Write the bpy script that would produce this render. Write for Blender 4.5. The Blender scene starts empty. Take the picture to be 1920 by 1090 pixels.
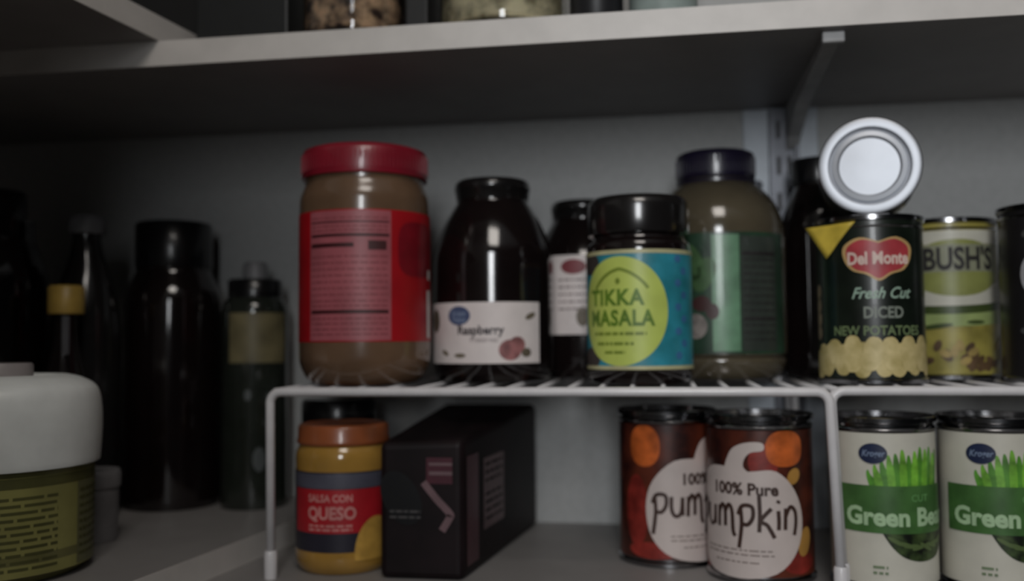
import bpy, bmesh, math, random
from mathutils import Vector, Matrix
random.seed(7)
sc = bpy.context.scene
COL = sc.collection
R = math.radians

# ------------------------------------------------------------------ camera
CAM = Vector((0.0, -0.849, 0.164))
cd = bpy.data.cameras.new('camera'); cam = bpy.data.objects.new('camera', cd); COL.objects.link(cam)
cd.sensor_width = 36.0; cd.lens = 1750 / 1920 * 36; cd.clip_start = 0.02
yaw, pit, rol = R(9.09), R(3.11), R(0.5)
fw = Vector((-math.sin(yaw)*math.cos(pit), math.cos(yaw)*math.cos(pit), math.sin(pit)))
rt0 = Vector((math.cos(yaw), math.sin(yaw), 0)); up0 = rt0.cross(fw)
rt = rt0*math.cos(rol) - up0*math.sin(rol); up = up0*math.cos(rol) + rt0*math.sin(rol)
cam.matrix_world = Matrix(((rt.x, up.x, -fw.x, CAM.x), (rt.y, up.y, -fw.y, CAM.y), (rt.z, up.z, -fw.z, CAM.z), (0, 0, 0, 1)))
cd.dof.use_dof = True; cd.dof.focus_distance = 0.50; cd.dof.aperture_fstop = 3.9
sc.camera = cam

# ------------------------------------------------------------------ light
w = bpy.data.worlds.new('world'); sc.world = w; w.use_nodes = True
w.node_tree.nodes['Background'].inputs[0].default_value = (0.86, 0.93, 1.0, 1)
w.node_tree.nodes['Background'].inputs[1].default_value = 0.006

def area(name, loc, target, sx, sy, power, col):
    l = bpy.data.lights.new(name, 'AREA'); l.shape = 'RECTANGLE'; l.size = sx; l.size_y = sy
    l.energy = power; l.color = col
    o = bpy.data.objects.new(name, l); COL.objects.link(o); o.location = loc
    o.rotation_euler = (Vector(target) - Vector(loc)).to_track_quat('-Z', 'Y').to_euler()
    return o
area('ceiling_light', (0.08, -1.10, 1.16), (0.0, -0.2, 0.2), 0.40, 0.40, 3.6, (1.0, 0.93, 0.86))
area('rear_fill_light', (0.06, -1.90, 0.54), (0.06, 0.0, 0.25), 0.32, 0.58, 10.0, (0.95, 0.975, 1.0))  # added fill behind the camera, standing in for light bounced off the room

sc.view_settings.view_transform = 'Standard'; sc.view_settings.look = 'None'
sc.view_settings.exposure = 0.0; sc.view_settings.gamma = 1.0; sc.view_settings.use_curve_mapping = False

# ------------------------------------------------------------------ materials
MATS = {}
def mat(name, col, rough=0.5, metal=0.0, coat=0.0, var=0.12, scale=60.0, bump=0.0, trans=0.0, col2=None, spec=0.5, lo=0.35, hi=0.65):
    if name in MATS: return MATS[name]
    m = bpy.data.materials.new(name); m.use_nodes = True
    nt = m.node_tree; b = nt.nodes['Principled BSDF']
    tc = nt.nodes.new('ShaderNodeTexCoord')
    nz = nt.nodes.new('ShaderNodeTexNoise'); nz.inputs['Scale'].default_value = scale; nz.inputs['Detail'].default_value = 4
    nt.links.new(tc.outputs['Object'], nz.inputs['Vector'])
    cr = nt.nodes.new('ShaderNodeValToRGB')
    a = tuple(c*(1-var) for c in col); z = col2 if col2 else tuple(min(1, c*(1+var)) for c in col)
    cr.color_ramp.elements[0].color = (*a, 1); cr.color_ramp.elements[1].color = (*z, 1)
    cr.color_ramp.elements[0].position = lo; cr.color_ramp.elements[1].position = hi
    nt.links.new(nz.outputs['Fac'], cr.inputs['Fac']); nt.links.new(cr.outputs['Color'], b.inputs['Base Color'])
    b.inputs['Roughness'].default_value = rough; b.inputs['Metallic'].default_value = metal
    b.inputs['Coat Weight'].default_value = coat; b.inputs['Coat Roughness'].default_value = 0.08
    b.inputs['Transmission Weight'].default_value = trans
    b.inputs['Specular IOR Level'].default_value = spec
    if bump:
        bp = nt.nodes.new('ShaderNodeBump'); bp.inputs['Strength'].default_value = bump; bp.inputs['Distance'].default_value = 0.001
        nt.links.new(nz.outputs['Fac'], bp.inputs['Height']); nt.links.new(bp.outputs['Normal'], b.inputs['Normal'])
    MATS[name] = m; return m

M_wall = mat('painted wall', (0.44, 0.445, 0.44), 0.7, bump=0.1, scale=140, var=0.04)
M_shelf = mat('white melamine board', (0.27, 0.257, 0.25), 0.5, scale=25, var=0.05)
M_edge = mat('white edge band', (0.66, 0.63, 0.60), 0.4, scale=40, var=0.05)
M_wire = mat('white coated wire', (0.74, 0.72, 0.73), 0.35, scale=90, var=0.04, coat=0.2)
M_steel = mat('grey bracket steel', (0.10, 0.105, 0.12), 0.4, metal=0.5, var=0.1)
M_batten = mat('pale blue grey paint', (0.55, 0.60, 0.66), 0.45, var=0.05)
M_tin = mat('tinned steel', (0.26, 0.26, 0.27), 0.17, metal=1.0, var=0.06, scale=40)
M_tinbright = mat('bright can end', (0.47, 0.49, 0.53), 0.45, metal=0.6, var=0.04, scale=40)
M_black = mat('black gloss plastic', (0.006, 0.006, 0.007), 0.28, coat=0.3)
M_blacklid = mat('black painted lid', (0.010, 0.009, 0.009), 0.22, coat=0.6)
M_darkglass = mat('dark filled glass', (0.008, 0.005, 0.005), 0.12, coat=0.6)
M_white = mat('white print', (0.72, 0.68, 0.66), 0.5, var=0.05)
M_ink = mat('dark ink', (0.02, 0.018, 0.018), 0.6)

# ------------------------------------------------------------------ mesh helpers
def link(name, me, m, parent=None, loc=None, smooth=None):
    if smooth is not None:
        for p in me.polygons: p.use_smooth = smooth
    o = bpy.data.objects.new(name, me); COL.objects.link(o)
    if m is not None:
        me.materials.clear(); me.materials.append(m)
    if parent is not None: o.parent = parent
    if loc is not None: o.location = loc
    return o

def obj(name, bm, m, parent=None, smooth=None, loc=None):
    me = bpy.data.meshes.new(name); bmesh.ops.recalc_face_normals(bm, faces=bm.faces[:]) if len(bm.faces) else None
    bm.to_mesh(me); bm.free()
    return link(name, me, m, parent, loc, smooth)

def tag(o, label, cat, group=None):
    o['label'] = label; o['category'] = cat
    if group: o['group'] = group
    return o

def thing(name, label, cat, loc=(0, 0, 0), rz=0.0, group=None):
    o = bpy.data.objects.new(name, None); COL.objects.link(o); o.empty_display_size = 0.02
    o.location = loc; o.rotation_euler = (0, 0, rz)
    return tag(o, label, cat, group)

def face(x, y, extra=0.0):
    """rotation that turns a thing's -Y side to where the viewer stands"""
    return math.atan2(CAM.x - x, -(CAM.y - y)) + extra

def add_box(bm, x0, x1, y0, y1, z0, z1, bev=0.0, seg=2):
    vs = [bm.verts.new(p) for p in ((x0,y0,z0),(x1,y0,z0),(x1,y1,z0),(x0,y1,z0),(x0,y0,z1),(x1,y0,z1),(x1,y1,z1),(x0,y1,z1))]
    fs = [bm.faces.new([vs[i] for i in q]) for q in ((3,2,1,0),(4,5,6,7),(0,1,5,4),(1,2,6,5),(2,3,7,6),(3,0,4,7))]
    if bev:
        es = list({e for f in fs for e in f.edges})
        bmesh.ops.bevel(bm, geom=es, offset=bev, segments=seg, profile=0.5, affect='EDGES')
    return vs

def box(name, x0, x1, y0, y1, z0, z1, m, parent=None, bev=0.0):
    bm = bmesh.new(); add_box(bm, x0, x1, y0, y1, z0, z1, bev)
    return obj(name, bm, m, parent)

def lathe_bm(prof, seg=64):
    """prof: (r, z) from bottom to top; r = 0 closes"""
    bm = bmesh.new(); rings = []
    for r, z in prof:
        if r <= 1e-6: rings.append([bm.verts.new((0, 0, z))])
        else: rings.append([bm.verts.new((r*math.sin(2*math.pi*k/seg), -r*math.cos(2*math.pi*k/seg), z)) for k in range(seg)])
    for a, b in zip(rings, rings[1:]):
        for k in range(seg):
            k2 = (k+1) % seg
            if len(a) == 1 and len(b) == 1: continue
            if len(a) == 1: bm.faces.new((a[0], b[k], b[k2]))
            elif len(b) == 1: bm.faces.new((a[k2], a[k], b[0]))
            else: bm.faces.new((a[k], a[k2], b[k2], b[k]))
    return bm

def sm_prof(pts, n=5, keep=()):
    """round a coarse profile with Catmull-Rom between the points"""
    out = []
    P = [pts[0]] + list(pts) + [pts[-1]]
    for i in range(1, len(P)-2):
        p0, p1, p2, p3 = P[i-1], P[i], P[i+1], P[i+2]
        for k in range(n):
            t = k/n
            q = [0.5*((2*p1[d]) + (-p0[d]+p2[d])*t + (2*p0[d]-5*p1[d]+4*p2[d]-p3[d])*t*t + (-p0[d]+3*p1[d]-3*p2[d]+p3[d])*t**3) for d in (0, 1)]
            out.append((max(q[0], 0.0), q[1]))
    out.append(pts[-1]); return out

def lathe(name, prof, m, parent=None, seg=64, loc=None):
    o = obj(name, lathe_bm(prof, seg), m, parent, True, loc)
    es = o.modifiers.new('edge', 'EDGE_SPLIT'); es.split_angle = R(50)
    return o

def tube_bm(bm, path, r, n=10, closed=False):
    P = [Vector(p) for p in path]; rings = []
    for i, p in enumerate(P):
        a = P[i-1] if (i > 0 or closed) else p
        b = P[(i+1) % len(P)] if (i < len(P)-1 or closed) else p
        t = (b - a).normalized()
        u = t.cross(Vector((0.3, 0.2, 0.93)));
        if u.length < 0.2: u = t.cross(Vector((1, 0, 0)))
        u.normalize(); v = t.cross(u)
        rings.append([bm.verts.new(p + (u*math.cos(2*math.pi*k/n) + v*math.sin(2*math.pi*k/n))*r) for k in range(n)])
    prs = list(zip(rings, rings[1:])) + ([(rings[-1], rings[0])] if closed else [])
    for a, b in prs:
        s = min(range(n), key=lambda q: (a[0].co - b[q].co).length)
        for k in range(n): bm.faces.new((a[k], a[(k+1) % n], b[(k+1+s) % n], b[(k+s) % n]))
    if not closed: bm.faces.new(rings[0][::-1]); bm.faces.new(rings[-1])
    return bm

# ---- print: flat shapes laid onto a can, jar or carton face (u, v in metres)
def poly2d(pts):
    bm = bmesh.new(); f = bm.faces.new([bm.verts.new((p[0], p[1], 0)) for p in pts])
    bmesh.ops.triangulate(bm, faces=[f]); return bm
def rect2d(*rs):
    bm = bmesh.new()
    for (a, b, c, d) in rs: bm.faces.new([bm.verts.new(p) for p in ((a,c,0),(b,c,0),(b,d,0),(a,d,0))])
    return bm
def ell(cx, cy, rx, ry, n=40, rot=0.0, p=2.0):
    out = []
    for k in range(n):
        t = 2*math.pi*k/n; c, s = math.cos(t), math.sin(t)
        x = rx*math.copysign(abs(c)**(2/p), c); y = ry*math.copysign(abs(s)**(2/p), s)
        out.append((cx + x*math.cos(rot) - y*math.sin(rot), cy + x*math.sin(rot) + y*math.cos(rot)))
    return out
def polys2d(*ps):
    bm = bmesh.new()
    for pts in ps:
        f = bm.faces.new([bm.verts.new((p[0], p[1], 0)) for p in pts]); bmesh.ops.triangulate(bm, faces=[f])
    return bm
def strokes2d(lines, w):
    """hand-lettered strokes of even width"""
    bm = bmesh.new()
    for L in lines:
        P = sm_line(L, 6); left = []; right = []
        for i, p in enumerate(P):
            a = P[max(i-1, 0)]; b = P[min(i+1, len(P)-1)]
            d = Vector((b[0]-a[0], b[1]-a[1])); d.normalize(); nrm = Vector((-d.y, d.x))*w/2
            left.append(bm.verts.new((p[0]+nrm.x, p[1]+nrm.y, 0))); right.append(bm.verts.new((p[0]-nrm.x, p[1]-nrm.y, 0)))
        for i in range(len(P)-1): bm.faces.new((left[i], right[i], right[i+1], left[i+1]))
    return bm
def sm_line(pts, n):
    out = []; P = [pts[0]] + list(pts) + [pts[-1]]
    for i in range(1, len(P)-2):
        p0, p1, p2, p3 = P[i-1], P[i], P[i+1], P[i+2]
        for k in range(n):
            t = k/n
            out.append(tuple(0.5*((2*p1[d]) + (-p0[d]+p2[d])*t + (2*p0[d]-5*p1[d]+4*p2[d]-p3[d])*t*t + (-p0[d]+3*p1[d]-3*p2[d]+p3[d])*t**3) for d in (0, 1)))
    out.append(tuple(pts[-1])); return out
def text2d(body, size, x=0, y=0, sx=1.0, bold=0.0, shear=0.0, align='CENTER', space=1.0):
    c = bpy.data.curves.new('t', 'FONT'); c.body = body; c.size = size; c.align_x = align; c.offset = bold; c.shear = shear
    c.resolution_u = 3; c.space_character = space
    o = bpy.data.objects.new('t', c); COL.objects.link(o); bpy.context.view_layer.update()
    me = bpy.data.meshes.new_from_object(o.evaluated_get(bpy.context.evaluated_depsgraph_get()))
    bm = bmesh.new(); bm.from_mesh(me)
    for v in bm.verts: v.co = Vector((v.co.x*sx + x, v.co.y + y, 0))
    bpy.data.objects.remove(o); bpy.data.curves.remove(c); bpy.data.meshes.remove(me)
    return bm
def merge(*bms):
    out = bmesh.new()
    for b in bms:
        me = bpy.data.meshes.new('x'); b.to_mesh(me); b.free(); out.from_mesh(me); bpy.data.meshes.remove(me)
    return out

def wrap(name, bm, Rr, m, parent, off=0.0003, th0=0.0, step=0.003):
    """bend a flat print round an upright cylinder of radius Rr; th0 turns it"""
    xs = [v.co.x for v in bm.verts]; k = math.ceil(min(xs)/step)
    while k*step < max(xs):
        bmesh.ops.bisect_plane(bm, geom=bm.verts[:]+bm.edges[:]+bm.faces[:], plane_co=(k*step, 0, 0), plane_no=(1, 0, 0), dist=1e-7)
        k += 1
    for v in bm.verts:
        t = v.co.x/Rr + th0
        v.co = Vector(((Rr+off)*math.sin(t), -(Rr+off)*math.cos(t), v.co.y))
    for f in bm.faces:
        f.normal_update(); c = f.calc_center_median()
        if f.normal.x*c.x + f.normal.y*c.y < 0: f.normal_flip()
    me = bpy.data.meshes.new(name); bm.to_mesh(me); bm.free()
    return link(name, me, m, parent, None, True)

def wrap_each(name, polys, Rr, m, parent, off=0.0003, th0=0.0):
    return [wrap(name, polys2d(p), Rr, m, parent, off, th0) for p in polys]
def stuff(o): o['kind'] = 'stuff'; return o

def flat(name, bm, m, parent, origin, ux, uy, off=0.0004):
    """lay a flat print on a plane"""
    ux = Vector(ux).normalized(); uy = Vector(uy).normalized(); n = ux.cross(uy)
    for v in bm.verts: v.co = Vector(origin) + ux*v.co.x + uy*v.co.y + n*off
    me = bpy.data.meshes.new(name); bm.to_mesh(me); bm.free()
    return link(name, me, m, parent)

def fine_print(x0, x1, ys, h, seed=1, gap=0.0012, lo=0.002, hi=0.007):
    rnd = random.Random(seed); rs = []
    for y in ys:
        x = x0
        while x < x1:
            wd = rnd.uniform(lo, hi); rs.append((x, min(x+wd, x1), y, y+h)); x += wd + gap
    return rect2d(*rs)

# ================================================================== the setting
def struct(name, *a, **k):
    o = box(name, *a, **k); o['kind'] = 'structure'; return o
struct('wall_back', -0.80, 1.60, 0.0, 0.10, -1.10, 1.40, M_wall)
struct('wall_left', -0.90, -0.78, -2.6, 0.10, -1.10, 1.40, M_wall)
struct('shade_wall', -0.90, -0.07, -1.30, -1.20, -1.10, 1.40, M_wall)  # unseen wall section, added to keep the fill off the left corner
struct('floor', -0.90, 1.60, -2.6, 0.10, -1.20, -1.10, mat('beige floor tile', (0.35, 0.31, 0.27), 0.5, scale=8))
struct('ceiling', -0.90, 1.60, -2.6, 0.10, 1.40, 1.50, mat('ceiling paint', (0.6, 0.6, 0.6), 0.8))

def shelf(label, x0, x1, y0, y1, z, edge):
    t = thing('pantry_shelf', label, 'shelf', ((x0+x1)/2, (y0+y1)/2, z))
    cx, cy = (x0+x1)/2, (y0+y1)/2
    e = 0.0008
    if edge == 'y':
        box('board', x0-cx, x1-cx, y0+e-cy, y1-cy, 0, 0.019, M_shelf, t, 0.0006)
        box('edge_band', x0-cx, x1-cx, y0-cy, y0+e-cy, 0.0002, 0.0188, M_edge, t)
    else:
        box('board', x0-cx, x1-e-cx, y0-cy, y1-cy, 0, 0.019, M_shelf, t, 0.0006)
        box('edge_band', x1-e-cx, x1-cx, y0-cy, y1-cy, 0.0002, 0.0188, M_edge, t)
    return t
shelf('upper white shelf board along the back wall above the jars', -0.78, 1.2, -0.223, 0.0, 0.368, 'y')
shelf('lower white shelf board carrying the wire risers and cans', -0.78, 1.2, -0.262, 0.0, -0.019, 'y')
def slant_shelf(label, xw, y0, y1, xe0, xe1, z):
    """board against the left wall whose front edge runs slightly askew: (xe0, y0) to (xe1, y1)"""
    t = thing('pantry_shelf', label, 'shelf', (xe1, y1, z))
    def prism(name, pts, z0, z1, m):
        bm = bmesh.new(); lo = [bm.verts.new((x-xe1, y-y1, z0)) for x, y in pts]; hi = [bm.verts.new((x-xe1, y-y1, z1)) for x, y in pts]
        bm.faces.new(lo[::-1]); bm.faces.new(hi)
        for k in range(4): bm.faces.new((lo[k], lo[(k+1) % 4], hi[(k+1) % 4], hi[k]))
        return obj(name, bm, m, t)
    e = 0.0008
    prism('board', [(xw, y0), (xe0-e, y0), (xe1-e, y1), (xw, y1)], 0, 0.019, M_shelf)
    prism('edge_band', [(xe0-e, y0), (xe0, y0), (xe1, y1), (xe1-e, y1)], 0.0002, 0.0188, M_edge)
slant_shelf('upper left shelf board meeting the back shelf at an angle, top left', -0.78, -1.15, -0.172, -0.470, -0.3557, 0.387)
slant_shelf('lower left shelf board under the dark bottles and white lidded jar', -0.78, -1.15, 0.0, -0.422, -0.286, 0.0)

# wall standard and bracket under the upper shelf
t = thing('shelf_bracket', 'grey metal shelf bracket and slotted upright on the back wall', 'bracket', (0.1085, 0.0, 0.0))
box('backing_strip', -0.034, 0.030, -0.004, -0.0002, -0.0, 0.368, M_batten, t, 0.001)
bm = bmesh.new(); add_box(bm, -0.0125, -0.009, -0.016, -0.004, 0.0, 0.366); add_box(bm, 0.009, 0.0125, -0.016, -0.004, 0.0, 0.366)
add_box(bm, -0.009, 0.009, -0.009, -0.006, 0.0, 0.366)
up_ = obj('upright', bm, M_steel, t)
bm = bmesh.new()
for k in range(11):
    for s in (-0.0045, 0.0045): add_box(bm, s-0.0016, s+0.0016, -0.0096, -0.0088, 0.02+k*0.032, 0.036+k*0.032)
stuff(obj('slots', bm, M_ink, up_))
bm = bmesh.new()
pr = [(-0.012, 0.3675), (-0.012, 0.330), (-0.025, 0.338), (-0.08, 0.354), (-0.19, 0.3615), (-0.213, 0.3635), (-0.213, 0.3675)]
va = [bm.verts.new((0.002, y, z)) for y, z in pr]; vb = [bm.verts.new((0.0125, y, z)) for y, z in pr]
bm.faces.new(va); bm.faces.new(vb[::-1])
for k in range(len(pr)): bm.faces.new((va[k], vb[k], vb[(k+1) % len(pr)], va[(k+1) % len(pr)]))
arm = obj('bracket_arm', bm, mat('grey painted arm', (0.42, 0.42, 0.42), 0.45), t)
box('tip_plate', 0.000, 0.0145, -0.2150, -0.2085, 0.3600, 0.3678, MATS['grey painted arm'], arm, 0.0012)
for z in (0.30, 0.19):
    bm = lathe_bm([(0.0, 0.0), (0.0045, 0.0), (0.004, 0.0015), (0.0, 0.0022)], 16)
    bmesh.ops.rotate(bm, verts=bm.verts, matrix=Matrix.Rotation(R(90), 3, 'X'))
    obj('screw', bm, M_steel, t, True, (-0.0225, -0.004, z))

# ================================================================== wire risers
def riser(label, x0, x1, y0, y1, ztop, foot_dx, ncross):
    t = thing('wire_riser', label, 'riser', ((x0+x1)/2, (y0+y1)/2, 0), 0, 'white wire shelf risers')
    hx, hy = (x1-x0)/2, (y1-y0)/2; r = 0.0032; zc = ztop - r; cr = 0.008
    for s, nm in ((-1, 'front_frame'), (1, 'back_frame')):
        y = s*hy; path = [(-hx - foot_dx[0], y, 0.014)]
        for k in range(7):
            a = math.pi - k*math.pi/12; path.append((-hx + cr + cr*math.cos(a), y, zc - cr + cr*math.sin(a)))
        for k in range(7):
            a = math.pi/2 - k*math.pi/12; path.append((hx - cr + cr*math.cos(a), y, zc - cr + cr*math.sin(a)))
        path.append((hx + foot_dx[1], y, 0.014))
        f = obj(nm, tube_bm(bmesh.new(), path, r, 12), M_wire, t, True)
        for px in (-hx - foot_dx[0], hx + foot_dx[1]):
            lathe('foot_cap', [(0, 0), (0.0042, 0), (0.0045, 0.001), (0.0045, 0.018), (0.0038, 0.0195), (0.0033, 0.0195)], M_wire, f, 16, (px, y, 0))
    for s in (-1, 1):
        obj('side_rail', tube_bm(bmesh.new(), [(s*(hx-0.004), -hy, zc), (s*(hx-0.004), hy, zc)], 0.0026, 10), M_wire, t, True)
    me = None
    for k in range(ncross):
        x = -hx + (k+1)*2*hx/(ncross+1)
        if me is None:
            c = obj('cross_wire', tube_bm(bmesh.new(), [(0, -hy-0.0005, 0), (0, hy+0.0005, 0)], 0.0018, 8), M_wire, t, True); me = c.data
        else:
            c = bpy.data.objects.new('cross_wire', me); COL.objects.link(c); c.parent = t
        c.location = (x, 0, ztop - 0.0018)
    return t
ZR = 0.1330
riser('white wire riser carrying the red lidded jar to the tall bottle', -0.2735, 0.1055, -0.223, -0.024, ZR, (-0.001, 0.004), 17)
riser('white wire riser at right edge above the green bean cans', 0.1083, 0.502, -0.2130, -0.037, ZR, (-0.0041, 0.0), 17)

# ================================================================== cans
def can(name, label, x, y, z, r, h, rot, wrapmat, group=None, cat='can', wl=(0.006, 0.0100)):
    t = thing(name, label, cat, (x, y, z), rot, group)
    g = 0.0012
    prof = [(0, 0.003), (r-0.005, 0.003), (r-0.003, 0.0), (r, 0.0), (r+g, 0.0007), (r+g, 0.0032), (r-0.0006, 0.0045), (r-0.0006, h-0.0098), (r-0.0002, h-0.0092), (r+0.0005, h-0.0080), (r-0.0002, h-0.0068), (r-0.0012, h-0.0060), (r-0.0012, h-0.0048), (r+g, h-0.0034), (r+g, h-0.0006), (r+0.0003, h)]
    lathe('can_body', prof, M_tin, t)
    lid = lathe('can_end', [(r+0.0003, h), (r-0.0012, h-0.0004), (r-0.0022, h-0.0042), (r-0.006, h-0.0042), (r-0.0075, h-0.0034), (r-0.010, h-0.0036), (r-0.0115, h-0.0042), (r-0.016, h-0.0040), (0, h-0.0040)], M_tin, t)
    lb = lathe('paper_label', [(r, wl[0]), (r, h-wl[1])], wrapmat, t)
    return t, lb

# ---------- pumpkin cans
M_pl = mat('pumpkin label brown', (0.045, 0.012, 0.010), 0.35, scale=45, var=0.5, col2=(0.12, 0.025, 0.012), coat=0.2)
M_or = mat('pumpkin orange print', (0.55, 0.12, 0.025), 0.35, scale=70, var=0.35)
M_leaf = mat('yellow leaf print', (0.42, 0.22, 0.05), 0.4)
M_mar = mat('maroon print', (0.24, 0.025, 0.018), 0.4, scale=70, var=0.4)
M_pw = mat('pumpkin white print', (0.60, 0.52, 0.49), 0.42, var=0.04)
M_pink = mat('brown lettering print', (0.045, 0.02, 0.014), 0.5)
PUMP = {  # single stroke hand lettering, unit x-height, baseline 0
 'p': ([[(0.12, 0.95), (0.16, 0.2), (0.02, -0.85)], [(0.0, 0.62), (0.2, 1.02), (0.62, 1.0), (0.66, 0.55), (0.45, 0.22), (0.2, 0.22)]], 0.86),
 'u': ([[(0.05, 0.95), (0.06, 0.3), (0.25, 0.02), (0.5, 0.2), (0.58, 0.92)], [(0.58, 0.92), (0.58, 0.05)]], 0.80),
 'm': ([[(0.04, 0.0), (0.08, 0.95)], [(0.08, 0.7), (0.25, 1.0), (0.4, 0.75), (0.4, 0.05)], [(0.4, 0.7), (0.6, 1.02), (0.76, 0.75), (0.8, -0.1), (0.9, -0.35)]], 1.05),
 'k': ([[(0.08, 1.5), (0.1, 0.7), (0.06, -0.1)], [(0.6, 0.95), (0.14, 0.42), (0.42, 0.2), (0.72, -0.35)]], 0.80),
 'i': ([[(0.1, 0.85), (0.12, 0.4), (0.1, 0.0)], [(0.08, 1.18), (0.14, 1.3)]], 0.34),
 'n': ([[(0.06, 0.0), (0.1, 0.95)], [(0.1, 0.62), (0.32, 1.0), (0.56, 0.8), (0.6, 0.3), (0.5, -0.25)]], 0.75),
}
def hand(word, h, x0, y0, w):
    lines = []; x = x0
    for ch in word:
        L, adv = PUMP[ch]
        for s in L: lines.append([(x + px*h, y0 + py*h) for px, py in s])
        x += adv*h
    return strokes2d(lines, w)
def pumpkin_can(label, x, y, turn):
    t, lb = can('pumpkin_can', label, x, y, 0.0, 0.0362, 0.1125, face(x, y, turn), M_pl, 'canned pumpkin under the riser', wl=(0.0055, 0.0100))
    r = 0.0362
    wrap_each('pumpkin_picture', [ell(0.033, 0.0905, 0.0135, 0.0120, p=2.5), ell(-0.046, 0.087, 0.012, 0.015, p=2.3)], r, M_or, lb, 0.00025)
    wrap_each('maroon_patch', [ell(-0.053, 0.040, 0.010, 0.026), ell(-0.040, 0.012, 0.02, 0.006), ell(0.044, 0.014, 0.014, 0.007), ell(0.018, 0.082, 0.010, 0.012)], r, M_mar, lb, 0.00022)
    wrap_each('leaf', [ell(0.039, 0.072, 0.006, 0.0045, 20, 0.9), ell(0.048, 0.028, 0.006, 0.010, 20, -0.3)], r, M_leaf, lb, 0.0003)
    K = 1.20
    outline = sm_line([(K*a, 0.004 + (b-0.005)*1.06) for a, b in [(-0.004, 0.0745), (-0.020, 0.0735), (-0.033, 0.060), (-0.0375, 0.042), (-0.034, 0.022), (-0.022, 0.009), (0.0, 0.005), (0.021, 0.009), (0.034, 0.023), (0.0380, 0.042), (0.033, 0.060), (0.022, 0.0725), (0.010, 0.0725), (0.003, 0.0715)]], 4)
    wrap('white_pumpkin_shape', polys2d(outline), r, M_pw, lb, 0.00042)
    stem = sm_line([(0.007 + a*1.05, b) for a, b in [(-0.0165, 0.0735), (-0.0135, 0.083), (-0.009, 0.0905), (0.000, 0.0945), (0.0098, 0.0945), (0.0104, 0.0895), (0.003, 0.0880), (-0.001, 0.084), (-0.002, 0.078), (0.003, 0.0725), (-0.004, 0.0705)]], 4)
    wrap('stem_shape', polys2d(stem), r, M_pw, lb, 0.00052)
    wrap('lettering', hand('pumpkin', 0.0150, -0.0400, 0.0370, 0.0027), r, M_pink, lb, 0.00065)
    wrap('lettering', text2d('100% Pure', 0.0110, 0.004, 0.0598, 0.98, 0.0004), r, M_pink, lb, 0.00065)
    stuff(wrap('fine_print', fine_print(-0.027, 0.024, (0.0225, 0.0195), 0.0009, 3), r, mat('grey fine print', (0.22, 0.17, 0.15), 0.5), lb, 0.00065))
    stuff(wrap('fine_print', fine_print(-0.018, 0.014, (0.0145,), 0.0009, 4), r, MATS['grey fine print'], lb, 0.00065))
    return t
pumpkin_can('pumpkin can standing in front beside the riser leg, overlapping the other pumpkin can', 0.0660, -0.166, -0.42)
pumpkin_can('pumpkin can set further back, half hidden by the other pumpkin can', 0.0022, -0.1250, 0.80)

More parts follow.
